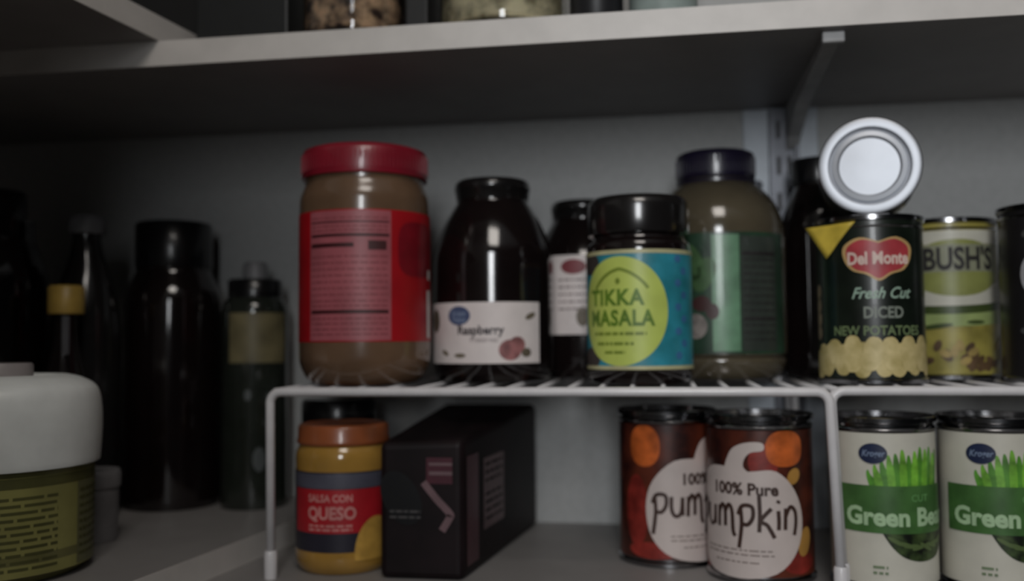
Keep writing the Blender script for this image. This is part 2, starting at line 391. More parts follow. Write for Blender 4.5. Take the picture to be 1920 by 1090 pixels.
# ---------- green bean cans
M_gl = mat('cream can label', (0.60, 0.58, 0.50), 0.38, var=0.04, coat=0.15)
M_gband = mat('green band print', (0.060, 0.155, 0.040), 0.4, var=0.25, scale=50)
M_bean = mat('bright bean print', (0.16, 0.40, 0.04), 0.4, var=0.5, scale=90)
M_bean2 = mat('deep bean print', (0.085, 0.26, 0.03), 0.4, var=0.4, scale=90)
M_bowl = mat('dark bowl print', (0.010, 0.016, 0.008), 0.4, var=0.5, scale=120, col2=(0.06, 0.10, 0.03))
M_navy = mat('navy logo print', (0.014, 0.022, 0.06), 0.4)
M_pale = mat('pale green lettering', (0.42, 0.60, 0.36), 0.4)
M_bluegrey = mat('blue grey print', (0.20, 0.26, 0.38), 0.4)
def bean_can(label, x, y, turn):
    t, lb = can('green_bean_can', label, x, y, 0.0, 0.0338, 0.1125, face(x, y, turn), M_gl, 'green bean cans at right')
    r = 0.0338
    rnd = random.Random(5)
    beans = []; beans2 = []
    for k in range(13):
        u = -0.004 + k*0.0036; top = 0.079 + 0.013*math.sin(min(1.0, k/7.0)*math.pi/2) + rnd.uniform(-0.003, 0.002)
        lean = (k-6)*0.0006
        q = sm_line([(u-0.0022, 0.066), (u-0.0024+lean*0.5, (0.066+top)/2), (u-0.0012+lean, top-0.002), (u+lean, top), (u+0.0014+lean, top-0.003), (u+0.0024+lean*0.5, (0.066+top)/2), (u+0.0022, 0.066)], 3)
        (beans if k % 2 else beans2).append(q)
    wrap_each('bean_picture', [*beans2], r, M_bean2, lb, 0.0003)
    wrap_each('bean_picture', [*beans], r, M_bean, lb, 0.00042)
    wrap('green_band', rect2d((-0.028, 0.078, 0.0388, 0.0690)), r, M_gband, lb, 0.00055)
    bowl = sm_line([(0.000, 0.0392), (0.006, 0.030), (0.014, 0.0235), (0.026, 0.021), (0.040, 0.0235), (0.048, 0.031), (0.053, 0.0392)], 4)
    wrap('bowl_picture', polys2d(bowl), r, M_bowl, lb, 0.00035)
    bl = [ell(0.008+k*0.0052, 0.034 - 0.004*math.sin(k*0.45), 0.0058, 0.0013, 14, -0.5 + 0.25*(k % 4)) for k in range(8)]
    wrap_each('bean_picture', [*bl], r, mat('olive bean print', (0.10, 0.15, 0.05), 0.4), lb, 0.00048)
    wrap('logo', polys2d(ell(-0.0045, 0.0895, 0.0088, 0.0066)), r, M_navy, lb, 0.0006)
    wrap('lettering', text2d('Kroger', 0.0058, -0.0045, 0.0877, 0.82, 0.0001, 0.25), r, M_bluegrey, lb, 0.00072)
    wrap('lettering', text2d('Green Beans', 0.0158, -0.0228, 0.0440, 0.98, 0.0006, 0, 'LEFT'), r, M_pale, lb, 0.00072)
    wrap('lettering', text2d('CUT', 0.0062, 0.0245, 0.0592, 1.0, 0.0001), r, mat('soft green lettering', (0.14, 0.34, 0.11), 0.4), lb, 0.00072)
    stuff(wrap('fine_print', fine_print(-0.006, 0.003, (0.0165, 0.0128), 0.0016, 2), r, mat('green fine print', (0.16, 0.22, 0.12), 0.5), lb, 0.0006))
    return t
bean_can('green bean can standing right beside the white riser leg', 0.1452, -0.1805, -0.02)
bean_can('green bean can cut off by the right edge of the picture', 0.2168, -0.1775, -0.07)

# ---------- potato can with the yellow corner
M_dk = mat('black green can label', (0.006, 0.010, 0.006), 0.35, coat=0.25, var=0.3)
M_gold = mat('gold print', (0.52, 0.34, 0.14), 0.4)
M_red = mat('red shield print', (0.40, 0.045, 0.055), 0.4, var=0.2)
M_pot = mat('potato picture', (0.50, 0.40, 0.13), 0.45, var=0.3, scale=70, col2=(0.68, 0.56, 0.26))
M_yel = mat('yellow print', (0.62, 0.46, 0.06), 0.45, var=0.15)
X, Y = 0.1446, -0.1637
dm, lb = can('potato_can', 'black labelled potato can with red shield and yellow corner', X, Y, ZR, 0.0352, 0.1140, face(X, Y), M_dk, wl=(0.004, 0.004))
r = 0.0352
sh = sm_line([(0.006, 0.0955), (0.018, 0.0985), (0.0285, 0.093), (0.0285, 0.084), (0.023, 0.0765), (0.014, 0.0735), (0.006, 0.0690), (-0.002, 0.0735), (-0.011, 0.0765), (-0.0165, 0.084), (-0.0165, 0.093), (-0.006, 0.0985), (0.006, 0.0955)], 4)[:-1]
def scale_poly(p, k, cx, cy): return [((a-cx)*k+cx, (b-cy)*k+cy) for a, b in p]
wrap('shield_border', polys2d(sh), r, M_gold, lb, 0.00025)
wrap('shield', polys2d(scale_poly(sh, 0.89, 0.006, 0.0845)), r, M_red, lb, 0.0004)
wrap('lettering', text2d('Del Monte', 0.0115, 0.006, 0.0805, 0.80, 0.0004), r, mat('cream lettering', (0.72, 0.55, 0.48), 0.45), lb, 0.00055)
wrap('lettering', text2d('Fresh Cut', 0.0105, 0.007, 0.0575, 0.90, 0.0002, 0.4), r, mat('mint lettering', (0.34, 0.48, 0.38), 0.45), lb, 0.0003)
wrap('lettering', text2d('DICED', 0.0105, 0.0085, 0.0445, 0.85, 0.0003), r, mat('grey lettering', (0.22, 0.25, 0.21), 0.45), lb, 0.0003)
wrap('lettering', text2d('NEW POTATOES', 0.0088, 0.0045, 0.0330, 0.90, 0.0002), r, mat('olive lettering', (0.16, 0.22, 0.10), 0.45), lb, 0.0003)
rnd = random.Random(3); pts = []
for k in range(15):
    u = -0.043 + k*0.0062
    pts.append(ell(u, 0.0175 + (0.003 if k % 2 else -0.001) - (0.004 if k < 2 else 0), 0.0062, 0.0110 + rnd.uniform(-0.001, 0.0015), 18, rnd.uniform(-0.3, 0.3), 2.6))
wrap_each('potato_picture', [*pts[::2]], r, M_pot, lb, 0.0003)
wrap_each('potato_picture', [*pts[1::2]], r, mat('potato picture light', (0.58, 0.47, 0.18), 0.45, var=0.2, scale=80, col2=(0.72, 0.60, 0.30)), lb, 0.00045)
wrap_each('side_picture', [*[ell(-0.043, 0.035 + k*0.0095, 0.0042, 0.0052, 16) for k in range(4)]], r, mat('dull potato print', (0.22, 0.17, 0.11), 0.5, var=0.3), lb, 0.0003)
# loose yellow corner of the label curling off to the left
bm = bmesh.new()
tri = [(-0.008, 0.1095), (-0.0440, 0.1080), (-0.0295, 0.0855)]
N = 8; grid = {}
for i in range(N+1):
    for j in range(N+1-i):
        a, b = i/N, j/N; c = 1-a-b
        u = tri[0][0]*a + tri[1][0]*b + tri[2][0]*c; v = tri[0][1]*a + tri[1][1]*b + tri[2][1]*c
        # wraps with the can near its root, then leaves along the tangent
        th = u/r
        if th > -0.72: p = ((r+0.0006)*math.sin(th), -(r+0.0006)*math.cos(th))
        else:
            d = (-0.72-th)*r; p = ((r+0.0006)*math.sin(-0.72) - d*0.93, -(r+0.0006)*math.cos(-0.72) + d*0.36)
        grid[i, j] = bm.verts.new((p[0], p[1], v))
for i in range(N):
    for j in range(N-i):
        bm.faces.new((grid[i, j], grid[i+1, j], grid[i, j+1]))
        if i+j < N-1: bm.faces.new((grid[i+1, j], grid[i+1, j+1], grid[i, j+1]))
o = obj('yellow_corner', bm, M_yel, lb, True)
so = o.modifiers.new('thick', 'SOLIDIFY'); so.thickness = 0.0004

# ---------- can lying on its side on top
X = 0.1402
t = thing('can_on_side', 'silver can lying on its side on the potato can, round end facing out', 'can', (X, -0.195, ZR + 0.1140), face(X, -0.19)*0.8)
r = 0.0325
def side(bm): bmesh.ops.rotate(bm, verts=bm.verts, matrix=Matrix.Rotation(R(90), 3, 'X')); return bm
def lay(name, prof, m, par):
    o = obj(name, side(lathe_bm(prof, 72)), m, par, True, (0, 0, 0.0332)); e = o.modifiers.new('e', 'EDGE_SPLIT'); e.split_angle = R(50); return o
lay('can_body', [(0, -0.052), (r-0.004, -0.052), (r-0.002, -0.055), (r+0.0006, -0.055), (r+0.0006, -0.052), (r-0.0008, -0.050), (r-0.0008, -0.005), (r+0.0006, -0.0035), (r+0.0006, -0.0005), (r, 0.0)], M_tin, t)
lay('can_end', [(r, 0.0), (r-0.0015, 0.0005), (r-0.0058, 0.0), (r-0.0066, -0.0034), (r-0.0078, -0.0038), (r-0.0086, -0.0016), (r-0.0118, -0.0010), (r-0.0132, -0.0030), (r-0.0140, -0.0030), (0.012, -0.0026), (0, -0.0026)], M_tinbright, t)
lay('paper_label', [(r-0.0004, -0.048), (r-0.0004, -0.007)], mat('dull side label', (0.05, 0.05, 0.045), 0.5), t)

# ---------- bean can behind at right
M_bl = mat('olive bean label', (0.30, 0.26, 0.06), 0.4, var=0.3, scale=50, coat=0.15)
X, Y = 0.2155, -0.092
t, lb = can('bean_can', 'yellow green bean can with cream bands beside the potato can', X, Y, ZR, 0.0352, 0.1190, face(X, Y), M_bl, wl=(0.004, 0.004))
r = 0.0352
M_cream = mat('cream band print', (0.55, 0.54, 0.46), 0.42, var=0.05)
def band(y0, y1, sag, u0=-0.05, u1=0.05):
    a = [(u0 + (u1-u0)*k/20, y0 - sag*(1-(2*k/20-1)**2)) for k in range(21)]
    b = [(u0 + (u1-u0)*k/20, y1 - sag*(1-(2*k/20-1)**2)) for k in range(20, -1, -1)]
    return a + b
wrap_each('cream_band', [band(0.0995, 0.1095, 0.0), band(0.058, 0.073, 0.007)], r, M_cream, lb, 0.0002)
wrap('oval_patch', polys2d(ell(0.008, 0.082, 0.036, 0.021)), r, mat('olive oval print', (0.25, 0.27, 0.08), 0.4), lb, 0.0003)
wrap('dark_panel', rect2d((-0.030, 0.040, 0.0790, 0.0990)), r, mat('dull gold panel', (0.24, 0.25, 0.17), 0.45), lb, 0.00042)
wrap('lettering', text2d("BUSH'S", 0.0225, 0.010, 0.0810, 0.74, 0.0007), r, M_ink, lb, 0.00055)
wrap('green_band', polys2d(band(0.052, 0.058, 0.004)), r, mat('dark green print', (0.05, 0.075, 0.02), 0.4), lb, 0.0003)
wrap('light_green_band', polys2d(band(0.042, 0.052, 0.003)), r, mat('light green print', (0.30, 0.38, 0.14), 0.4), lb, 0.00025)
wrap_each('lettering', [ell(-0.008, 0.039, 0.012, 0.0018, 20, 0.12), ell(0.020, 0.042, 0.007, 0.0015, 20, 0.0)], r, MATS['dark green print'], lb, 0.0004)
rnd = random.Random(11); b1 = []; b2 = []
for k in range(46):
    q = ell(rnd.uniform(-0.045, 0.05), rnd.uniform(0.008, 0.028), 0.0045, 0.0027, 12, rnd.uniform(0, 3))
    (b1 if k % 2 else b2).append(q)
wrap_each('bean_picture', [*b1], r, mat('brown bean print', (0.10, 0.06, 0.03), 0.45, var=0.4), lb, 0.0003)
wrap_each('bean_picture', [*b2], r, mat('tan bean print', (0.34, 0.25, 0.08), 0.45, var=0.3), lb, 0.0004)

# ---------- dark can cut by the frame
X, Y = 0.2705, -0.150
t, lb = can('dark_can', 'black can with a pale round mark at the right edge', X, Y, ZR, 0.0345, 0.1215, face(X, Y), mat('charcoal label', (0.012, 0.011, 0.012), 0.4, coat=0.2), wl=(0.003, 0.003))
wrap('round_mark', polys2d(ell(-0.0105, 0.073, 0.011, 0.015)), 0.0345, mat('pale grey print', (0.40, 0.40, 0.42), 0.45), lb, 0.0003)
wrap_each('lettering', [ell(-0.010, 0.102, 0.010, 0.004, 20, 0.2), ell(-0.007, 0.035, 0.016, 0.004)], 0.0345, mat('dim grey print', (0.06, 0.06, 0.06), 0.5), lb, 0.0003)

# ================================================================== jars on the riser
# ---------- peanut butter jar
X, Y = -0.2205, -0.1720
t = thing('peanut_butter_jar', 'large peanut butter jar with red lid and red label', 'jar', (X, Y, ZR), face(X, Y))
r = 0.0488
M_pb = mat('peanut butter in clear plastic', (0.150, 0.088, 0.052), 0.22, coat=0.5, var=0.15, scale=30)
prof = sm_prof([(0, 0.0015), (0.030, 0.0), (0.041, 0.003), (0.0475, 0.014), (r, 0.026), (r, 0.06)], 5) + sm_prof([(r, 0.10), (r, 0.128), (0.0482, 0.138), (0.0455, 0.1455), (0.0445, 0.149), (0.0445, 0.154)], 4)
lathe('jar_body', prof, M_pb, t)
M_redlid = mat('red plastic lid', (0.25, 0.010, 0.024), 0.33, coat=0.35, var=0.08)
lid = lathe('lid', [(0.044, 0.1525), (0.0468, 0.1525), (0.0472, 0.154), (0.0472, 0.170), (0.0455, 0.1735), (0.041, 0.175), (0, 0.175)], M_redlid, t)
bm = bmesh.new()
for k in range(90):
    a = 2*math.pi*k/90; c, s = math.cos(a), math.sin(a); n = len(bm.verts)
    add_box(bm, 0.0470, 0.0476, -0.0005, 0.0005, 0.1565, 0.1695); bm.verts.ensure_lookup_table()
    bmesh.ops.rotate(bm, verts=bm.verts[n:], matrix=Matrix.Rotation(a, 3, 'Z'))
stuff(obj('ribs', bm, M_redlid, lid))
lb = lathe('paper_label', [(r+0.0003, 0.0315), (r+0.0003, 0.1255)], mat('red jar label', (0.40, 0.006, 0.012), 0.42, var=0.12, scale=25), t)
wrap('facts_panel', rect2d((-0.044, 0.0185, 0.0325, 0.1245)), r, mat('pink red panel', (0.40, 0.105, 0.125), 0.42, var=0.1, scale=50), lb, 0.0005)
M_dr = mat('dark red ink', (0.055, 0.008, 0.010), 0.5)
for q in ((-0.0425, 0.017, 0.1060, 0.1080), (-0.0425, -0.008, 0.0985, 0.1015), (0.002, 0.015, 0.0965, 0.1030), (-0.0425, 0.0165, 0.0515, 0.0540), (-0.0425, 0.017, 0.1160, 0.1170)): wrap('rule', rect2d(q), r, M_dr, lb, 0.0007)
stuff(wrap('fine_print', fine_print(-0.042, 0.016, [0.110, 0.113, 0.119, 0.0915, 0.087, 0.0825, 0.078, 0.0735, 0.069, 0.0645, 0.060, 0.0565, 0.0475, 0.044, 0.040, 0.0365], 0.0008, 8), r, mat('dull red ink', (0.24, 0.05, 0.06), 0.5), lb, 0.00065))
wrap('dark_patch', polys2d(ell(0.044, 0.098, 0.020, 0.020, p=3.5)), r, mat('deep red print', (0.20, 0.004, 0.012), 0.42, var=0.2), lb, 0.00045)
for q in ((0.0560, 0.063, 0.034, 0.069), (0.0575, 0.063, 0.077, 0.084)): wrap('white_edge', rect2d(q), r, M_white, lb, 0.0006)

# ---------- dark preserve jar in front
def preserve_jar(label, x, y, z, rb, h, turn, labz, lab_u, big=True):
    t = thing('preserve_jar', label, 'jar', (x, y, z), face(x, y, turn), 'dark preserve jars on the riser')
    rl = rb*0.63
    prof = sm_prof([(0, 0.002), (rb*0.8, 0.0), (rb*0.93, 0.003), (rb*0.985, 0.012), (rb, 0.025), (rb, h*0.42), (rb, h*0.58), (rb*0.96, h*0.66), (rb*0.82, h*0.77), (rb*0.66, h*0.855), (rb*0.60, h*0.885), (rb*0.60, h*0.91)], 5)
    lathe('jar_body', prof, M_darkglass, t)
    lathe('lid', [(rb*0.57, h*0.883), (rl*0.93, h*0.883), (rl*0.95, h*0.90), (rl*0.98, h*0.945), (rl, h*0.950), (rl, h*0.965), (rl*0.985, h*0.978), (rl*0.95, h*0.990), (rl*0.90, h*0.998), (rl*0.84, h), (rl*0.78, h*0.998), (rl*0.74, h*0.990), (0, h*0.990)], M_blacklid, t)
    lb = wrap('paper_label', rect2d((lab_u[0], lab_u[1], labz[0], labz[1])), rb, mat('white paper label', (0.82, 0.74, 0.72), 0.5, var=0.05), t, 0.0004)
    return t, lb
X, Y = -0.1325, -0.1160
t, lb = preserve_jar('black lidded dark jar with a low white label and blue oval logo', X, Y, ZR, 0.0482, 0.1590, -0.02, (0.0145, 0.0605), (-0.062, 0.0395))
r = 0.0482
wrap('logo', polys2d(ell(-0.0265, 0.0505, 0.0098, 0.0072)), r, mat('blue logo print', (0.075, 0.10, 0.20), 0.5), lb, 0.0006)
wrap('lettering', text2d('Great', 0.0056, -0.0268, 0.0505, 0.95, 0.0002), r, M_bluegrey, lb, 0.00075)
wrap('lettering', text2d('Value', 0.0056, -0.0262, 0.0458, 0.95, 0.0002), r, M_bluegrey, lb, 0.00075)
wrap('lettering', text2d('Raspberry', 0.0092, -0.0095, 0.0365, 0.95, 0.0003), r, mat('charcoal ink', (0.06, 0.045, 0.05), 0.5), lb, 0.0006)
wrap('lettering', text2d('Preserves', 0.0056, -0.0065, 0.0305, 0.95, 0.0), r, mat('light grey ink', (0.28, 0.22, 0.22), 0.5), lb, 0.0006)
wrap_each('fruit_picture', [ell(0.0135, 0.0245, 0.0088, 0.0078), ell(0.019, 0.0285, 0.0065, 0.006)], r, mat('dusky pink fruit print', (0.32, 0.13, 0.13), 0.5, var=0.35, scale=120), lb, 0.0006)
wrap_each('leaf_picture', [ell(0.0265, 0.0225, 0.0042, 0.0034), ell(0.0305, 0.0500, 0.0050, 0.0022, 20, 0.4), ell(-0.0535, 0.047, 0.006, 0.009), ell(-0.040, 0.0225, 0.004, 0.0018, 16, -0.4), ell(-0.0255, 0.0205, 0.005, 0.0016)], r, mat('olive leaf print', (0.16, 0.13, 0.09), 0.5, var=0.3), lb, 0.0006)
# ---------- dark jar behind it
X, Y = -0.0660, -0.0480
t, lb = preserve_jar('dark jar at the back between the white labelled jar and the green sauce jar', X, Y, ZR, 0.0430, 0.1500, 0.0, (0.0360, 0.1010), (-0.026, 0.050))
wrap('red_oval', polys2d(ell(-0.008, 0.0915, 0.0105, 0.0062)), 0.043, mat('dull red print', (0.24, 0.05, 0.06), 0.5), lb, 0.0006)
stuff(wrap('fine_print', fine_print(-0.021, 0.02, [0.080, 0.074, 0.068, 0.062, 0.056], 0.0016, 9), 0.043, MATS['light grey ink'], lb, 0.0006))
wrap('leaf_picture', polys2d(ell(-0.001, 0.0505, 0.005, 0.008)), 0.043, MATS['olive leaf print'], lb, 0.0006)

# ---------- tikka masala jar
X, Y = -0.0161, -0.1560
t = thing('sauce_jar', 'tikka masala sauce jar with black lid, lime oval on teal label', 'jar', (X, Y, ZR), face(X, Y))
r = 0.0382
lathe('jar_body', sm_prof([(0, 0.002), (0.030, 0.0), (0.0355, 0.002), (r, 0.009), (r, 0.02), (r, 0.06)], 4) + sm_prof([(r, 0.085), (r, 0.0945), (0.0370, 0.1005), (0.0345, 0.1035), (0.0335, 0.107), (0.0335, 0.112)], 4), M_darkglass, t)
lid = lathe('lid', [(0.0325, 0.1075), (0.0366, 0.1075), (0.0371, 0.109), (0.0371, 0.127), (0.0365, 0.131), (0.0335, 0.1345), (0.029, 0.1352), (0.0275, 0.1340), (0, 0.1340)], M_blacklid, t)
lb = lathe('paper_label', [(r+0.0003, 0.0105), (r+0.0003, 0.0945)], mat('teal label', (0.026, 0.26, 0.32), 0.42, var=0.25, scale=55, coat=0.15, col2=(0.035, 0.30, 0.40)), t)
M_cb = mat('cream green border', (0.50, 0.48, 0.27), 0.42)
for q in ((-0.11, 0.11, 0.0918, 0.0946), (-0.11, 0.11, 0.0104, 0.0130)): wrap('label_border', rect2d(q), r, M_cb, lb, 0.0005)
u0 = -0.0140
wrap_each('damask_pattern', [*[ell(0.030 + 0.006*(k % 2), 0.020 + k*0.0085, 0.0032, 0.0028, 12) for k in range(9)]], r, mat('blue damask print', (0.05, 0.16, 0.33), 0.42), lb, 0.00045)
wrap_each('dark_corner', [ell(-0.043, 0.086, 0.012, 0.008), ell(-0.043, 0.018, 0.012, 0.008)], r, mat('brown corner print', (0.05, 0.04, 0.035), 0.5), lb, 0.0004)
wrap('lime_oval', polys2d(ell(u0, 0.0515, 0.0345, 0.0385, 60)), r, mat('lime print', (0.52, 0.62, 0.13), 0.42, var=0.06), lb, 0.0006)
M_lg = mat('leaf green lettering', (0.11, 0.21, 0.018), 0.45)
wrap('lettering', text2d('TIKKA', 0.0150, u0-0.004, 0.0560, 0.92, 0.0006, space=1.1), r, M_lg, lb, 0.0008)
wrap('lettering', text2d('MASALA', 0.0150, u0-0.001, 0.0415, 0.84, 0.0006, space=1.1), r, M_lg, lb, 0.0008)
M_lg2 = mat('olive green lettering', (0.19, 0.26, 0.03), 0.45)
stuff(wrap('fine_print', merge(fine_print(u0-0.022, u0+0.019, (0.0345,), 0.0022, 21, 0.001), fine_print(u0-0.019, u0+0.010, (0.0275,), 0.0022, 22, 0.001), fine_print(u0-0.012, u0+0.004, (0.0215,), 0.0020, 23, 0.001)), r, M_lg2, lb, 0.0008))
arc = [(u0 + 0.027*math.sin(a), 0.0515 + 0.0295*math.cos(a)-0.005*abs(math.sin(a))) for a in [(-0.85 + 1.7*k/14) for k in range(15)]]
stuff(wrap('fine_print', merge(strokes2d([arc], 0.0022), polys2d(ell(u0-0.001, 0.0725, 0.0018, 0.0022, 14))), r, M_lg2, lb, 0.0008))

# ---------- tall bottle with dark cap
X, Y = 0.0450, -0.0800
t = thing('tall_bottle', 'tall brown bottle with dark purple cap and green label', 'bottle', (X, Y, ZR), face(X, Y))
r = 0.0535
M_bt = mat('murky brown bottle', (0.085, 0.070, 0.045), 0.14, coat=0.7, var=0.2, scale=25)
lathe('bottle_body', sm_prof([(0, 0.003), (0.038, 0.0), (0.048, 0.003), (r-0.001, 0.014), (r-0.003, 0.018), (r, 0.022), (r, 0.06)], 4) + sm_prof([(r, 0.09), (r, 0.110), (0.0515, 0.125), (0.046, 0.139), (0.037, 0.150), (0.030, 0.156), (0.0285, 0.160), (0.0285, 0.166)], 5), M_bt, t)
cap = lathe('cap', sm_prof([(0.0285, 0.1585), (0.0312, 0.159)], 2) + [(0.0316, 0.161), (0.0316, 0.1765), (0.0305, 0.1795), (0.028, 0.181), (0, 0.181)], mat('dark purple plastic', (0.012, 0.009, 0.026), 0.3, coat=0.4), t)
bm = bmesh.new()
for k in range(60):
    a = 2*math.pi*k/60; n = len(bm.verts); add_box(bm, 0.0314, 0.0320, -0.0006, 0.0006, 0.1625, 0.1755); bm.verts.ensure_lookup_table()
    bmesh.ops.rotate(bm, verts=bm.verts[n:], matrix=Matrix.Rotation(a, 3, 'Z'))
stuff(obj('ribs', bm, MATS['dark purple plastic'], cap))
lathe('neck_ring', [(0.029, 0.1545), (0.0318, 0.155), (0.0318, 0.1575), (0.029, 0.158)], MATS['dark purple plastic'], t)
lb = wrap('paper_label', rect2d((-0.052, 0.062, 0.020, 0.112)), r, mat('dark green label', (0.020, 0.050, 0.028), 0.35, var=0.4, scale=30, coat=0.3), t, 0.0003)
wrap('green_stripe', rect2d((-0.004, 0.0165, 0.022, 0.110)), r, mat('green stripe print', (0.13, 0.27, 0.16), 0.35, var=0.2, coat=0.3), lb, 0.0005)
wrap('facts_panel', rect2d((0.0175, 0.050, 0.022, 0.109)), r, mat('dark facts panel', (0.040, 0.050, 0.042), 0.4, coat=0.3), lb, 0.0005)
stuff(wrap('fine_print', merge(fine_print(0.0195, 0.048, [0.030 + 0.0055*k for k in range(13)], 0.0012, 31), rect2d((0.0185, 0.049, 0.094, 0.0965), (0.0185, 0.049, 0.045, 0.0465))), r, M_ink, lb, 0.0007))
wrap_each('leaf_picture', [ell(-0.022, 0.090, 0.011, 0.016, 24, 0.5), ell(-0.010, 0.080, 0.008, 0.014, 24, -0.4)], r, mat('leaf green print', (0.045, 0.10, 0.035), 0.4, var=0.4), lb, 0.0005)
wrap_each('fruit_picture', [ell(-0.012, 0.058, 0.007, 0.006), ell(-0.004, 0.052, 0.005, 0.006)], r, mat('dark red fruit print', (0.045, 0.014, 0.013), 0.4), lb, 0.0006)
wrap('round_seal', polys2d(ell(-0.0165, 0.041, 0.0085, 0.0095)), r, mat('pale seal print', (0.20, 0.175, 0.16), 0.45, var=0.3, scale=200), lb, 0.0006)

# ---------- dark bottle behind, left of the potato can
X, Y = 0.1300, -0.0480
t = thing('dark_bottle', 'black bottle in the shade behind the potato can and side-lying can', 'bottle', (X, Y, ZR), 0)
lathe('bottle_body', sm_prof([(0, 0.002), (0.026, 0.0), (0.030, 0.004), (0.031, 0.02), (0.031, 0.08), (0.031, 0.115), (0.0285, 0.135), (0.022, 0.150), (0.0195, 0.156), (0.0195, 0.162)], 5), M_darkglass, t)
lathe('cap', [(0.019, 0.158), (0.0215, 0.158), (0.0218, 0.160), (0.0218, 0.176), (0.0205, 0.179), (0, 0.179)], M_black, t)

# ================================================================== under the riser
# ---------- queso jar
X, Y = -0.2345, -0.1800
t = thing('queso_jar', 'queso jar with yellow dip, red label and orange lid under the riser', 'jar', (X, Y, 0), face(X, Y))
r = 0.0345
M_q = mat('yellow queso in glass', (0.40, 0.22, 0.045), 0.15, coat=0.6, var=0.12, scale=40)
lathe('jar_body', sm_prof([(0, 0.002), (0.026, 0.0), (0.0315, 0.002), (r, 0.009), (r, 0.02), (r, 0.05)], 4) + sm_prof([(r, 0.064), (r, 0.074), (0.0345, 0.083), (0.0325, 0.0885), (0.0310, 0.091), (0.0310, 0.095)], 4), M_q, t)
lathe('lid', [(0.0305, 0.0905), (0.0330, 0.0905), (0.0338, 0.0915), (0.0338, 0.0935), (0.0332, 0.095), (0.0332, 0.1025), (0.032, 0.1045), (0.029, 0.1050), (0.028, 0.1040), (0, 0.1040)], mat('orange brown lid', (0.30, 0.085, 0.030), 0.32, coat=0.4), t)
lb = lathe('paper_label', [(r+0.0002, 0.0165), (r+0.0002, 0.0725)], mat('navy label', (0.020, 0.018, 0.030), 0.45), t)
wrap('grey_band', rect2d((-0.08, 0.08, 0.0610, 0.0715)), r, mat('slate band print', (0.085, 0.085, 0.115), 0.45), lb, 0.0004)
wrap('red_panel', rect2d((-0.042, 0.030, 0.0300, 0.0605)), r, mat('red panel print', (0.42, 0.012, 0.020), 0.45, var=0.1), lb, 0.0005)
M_ql = mat('pink lettering', (0.62, 0.26, 0.24), 0.45)
wrap('lettering', text2d('SALSA CON', 0.0072, -0.010, 0.0520, 0.86, 0.0002), r, M_ql, lb, 0.0007)
wrap('lettering', text2d('QUESO', 0.0120, -0.009, 0.0400, 0.90, 0.0004), r, M_ql, lb, 0.0007)
stuff(wrap('fine_print', fine_print(-0.026, 0.006, (0.0345, 0.0318), 0.0014, 41), r, M_ql, lb, 0.0007))
wrap('dip_picture', polys2d([(p[0], max(0.0105, p[1])) for p in ell(0.0245, 0.0150, 0.0170, 0.0255, 40)]), r, mat('yellow dip print', (0.52, 0.30, 0.06), 0.45, var=0.2, scale=80), lb, 0.0009)

# ---------- dark jar behind it
X, Y = -0.2700, -0.0900
t = thing('dark_jar', 'black jar in the shade behind the queso jar', 'jar', (X, Y, 0.0))
lathe('jar_body', sm_prof([(0, 0.002), (0.026, 0.0), (0.031, 0.004), (0.032, 0.02), (0.032, 0.07), (0.031, 0.085), (0.028, 0.092), (0.028, 0.098)], 4), M_darkglass, t)
lathe('lid', [(0.0275, 0.094), (0.0305, 0.094), (0.031, 0.096), (0.031, 0.114), (0.029, 0.117), (0, 0.117)], M_black, t)

# ---------- dark carton
t = thing('dark_carton', 'dark maroon carton lying deep under the riser beside the queso jar', 'carton', (-0.1555, -0.114, 0.0), 0)
M_ct = mat('black maroon card', (0.008, 0.004, 0.005), 0.55, var=0.4, scale=30, spec=0.25)
FX0, FX1, BX0, BX1 = -0.041, 0.0185, -0.042, 0.0430     # front and back edges
FY, BY = -0.1005, 0.1005
bm = bmesh.new()
v = [bm.verts.new(p) for p in ((FX0, FY, 0), (FX1, FY, 0), (BX1, BY, 0), (BX0, BY, 0), (FX0, FY, 0.094), (FX1, FY, 0.096), (BX1, BY, 0.108), (BX0, BY, 0.108))]
for q in ((3,2,1,0),(4,5,6,7),(0,1,5,4),(1,2,6,5),(2,3,7,6),(3,0,4,7)): bm.faces.new([v[i] for i in q])
bmesh.ops.bevel(bm, geom=bm.edges[:], offset=0.005, segments=3, profile=0.5, affect='EDGES')
bx = obj('carton_body', bm, M_ct, t)
M_m1 = mat('maroon stripe print', (0.070, 0.016, 0.026), 0.4, coat=0.2); M_m2 = mat('dusty mauve print', (0.16, 0.095, 0.105), 0.45, coat=0.1)
ux, uy = (1, 0, 0), (0, 0, 1); O = ((FX0+FX1)/2, FY, 0)
flat('black_oval', polys2d(ell(-0.014, 0.056, 0.013, 0.020, 32, 0.5)), mat('black print', (0.004, 0.004, 0.005), 0.4), bx, O, ux, uy, 0.0003)
flat('chevron', strokes2d([[(0.002, 0.067), (0.011, 0.056), (0.0205, 0.046), (0.0205, 0.043), (0.015, 0.034)]], 0.005), M_m2, bx, O, ux, uy, 0.0005)
flat('stripe', rect2d((0.0040, 0.0225, 0.066, 0.084)), M_m1, bx, O, ux, uy, 0.0004)
for q in ((0.006, 0.0225, 0.0785, 0.0805), (0.006, 0.0225, 0.072, 0.0745)): flat('rule', rect2d(q), M_m2, bx, O, ux, uy, 0.0006)
stuff(flat('fine_print', fine_print(-0.022, 0.0, (0.046, 0.042), 0.0016, 51), mat('grey print', (0.07, 0.065, 0.065), 0.5), bx, O, ux, uy, 0.0006))
sd = Vector((BX1-FX1, BY-FY, 0)).normalized(); O2 = Vector((FX1, FY, 0)) 
flat('stripe', rect2d((0.008, 0.034, 0.008, 0.084)), M_m1, bx, O2, sd, uy, 0.0003)
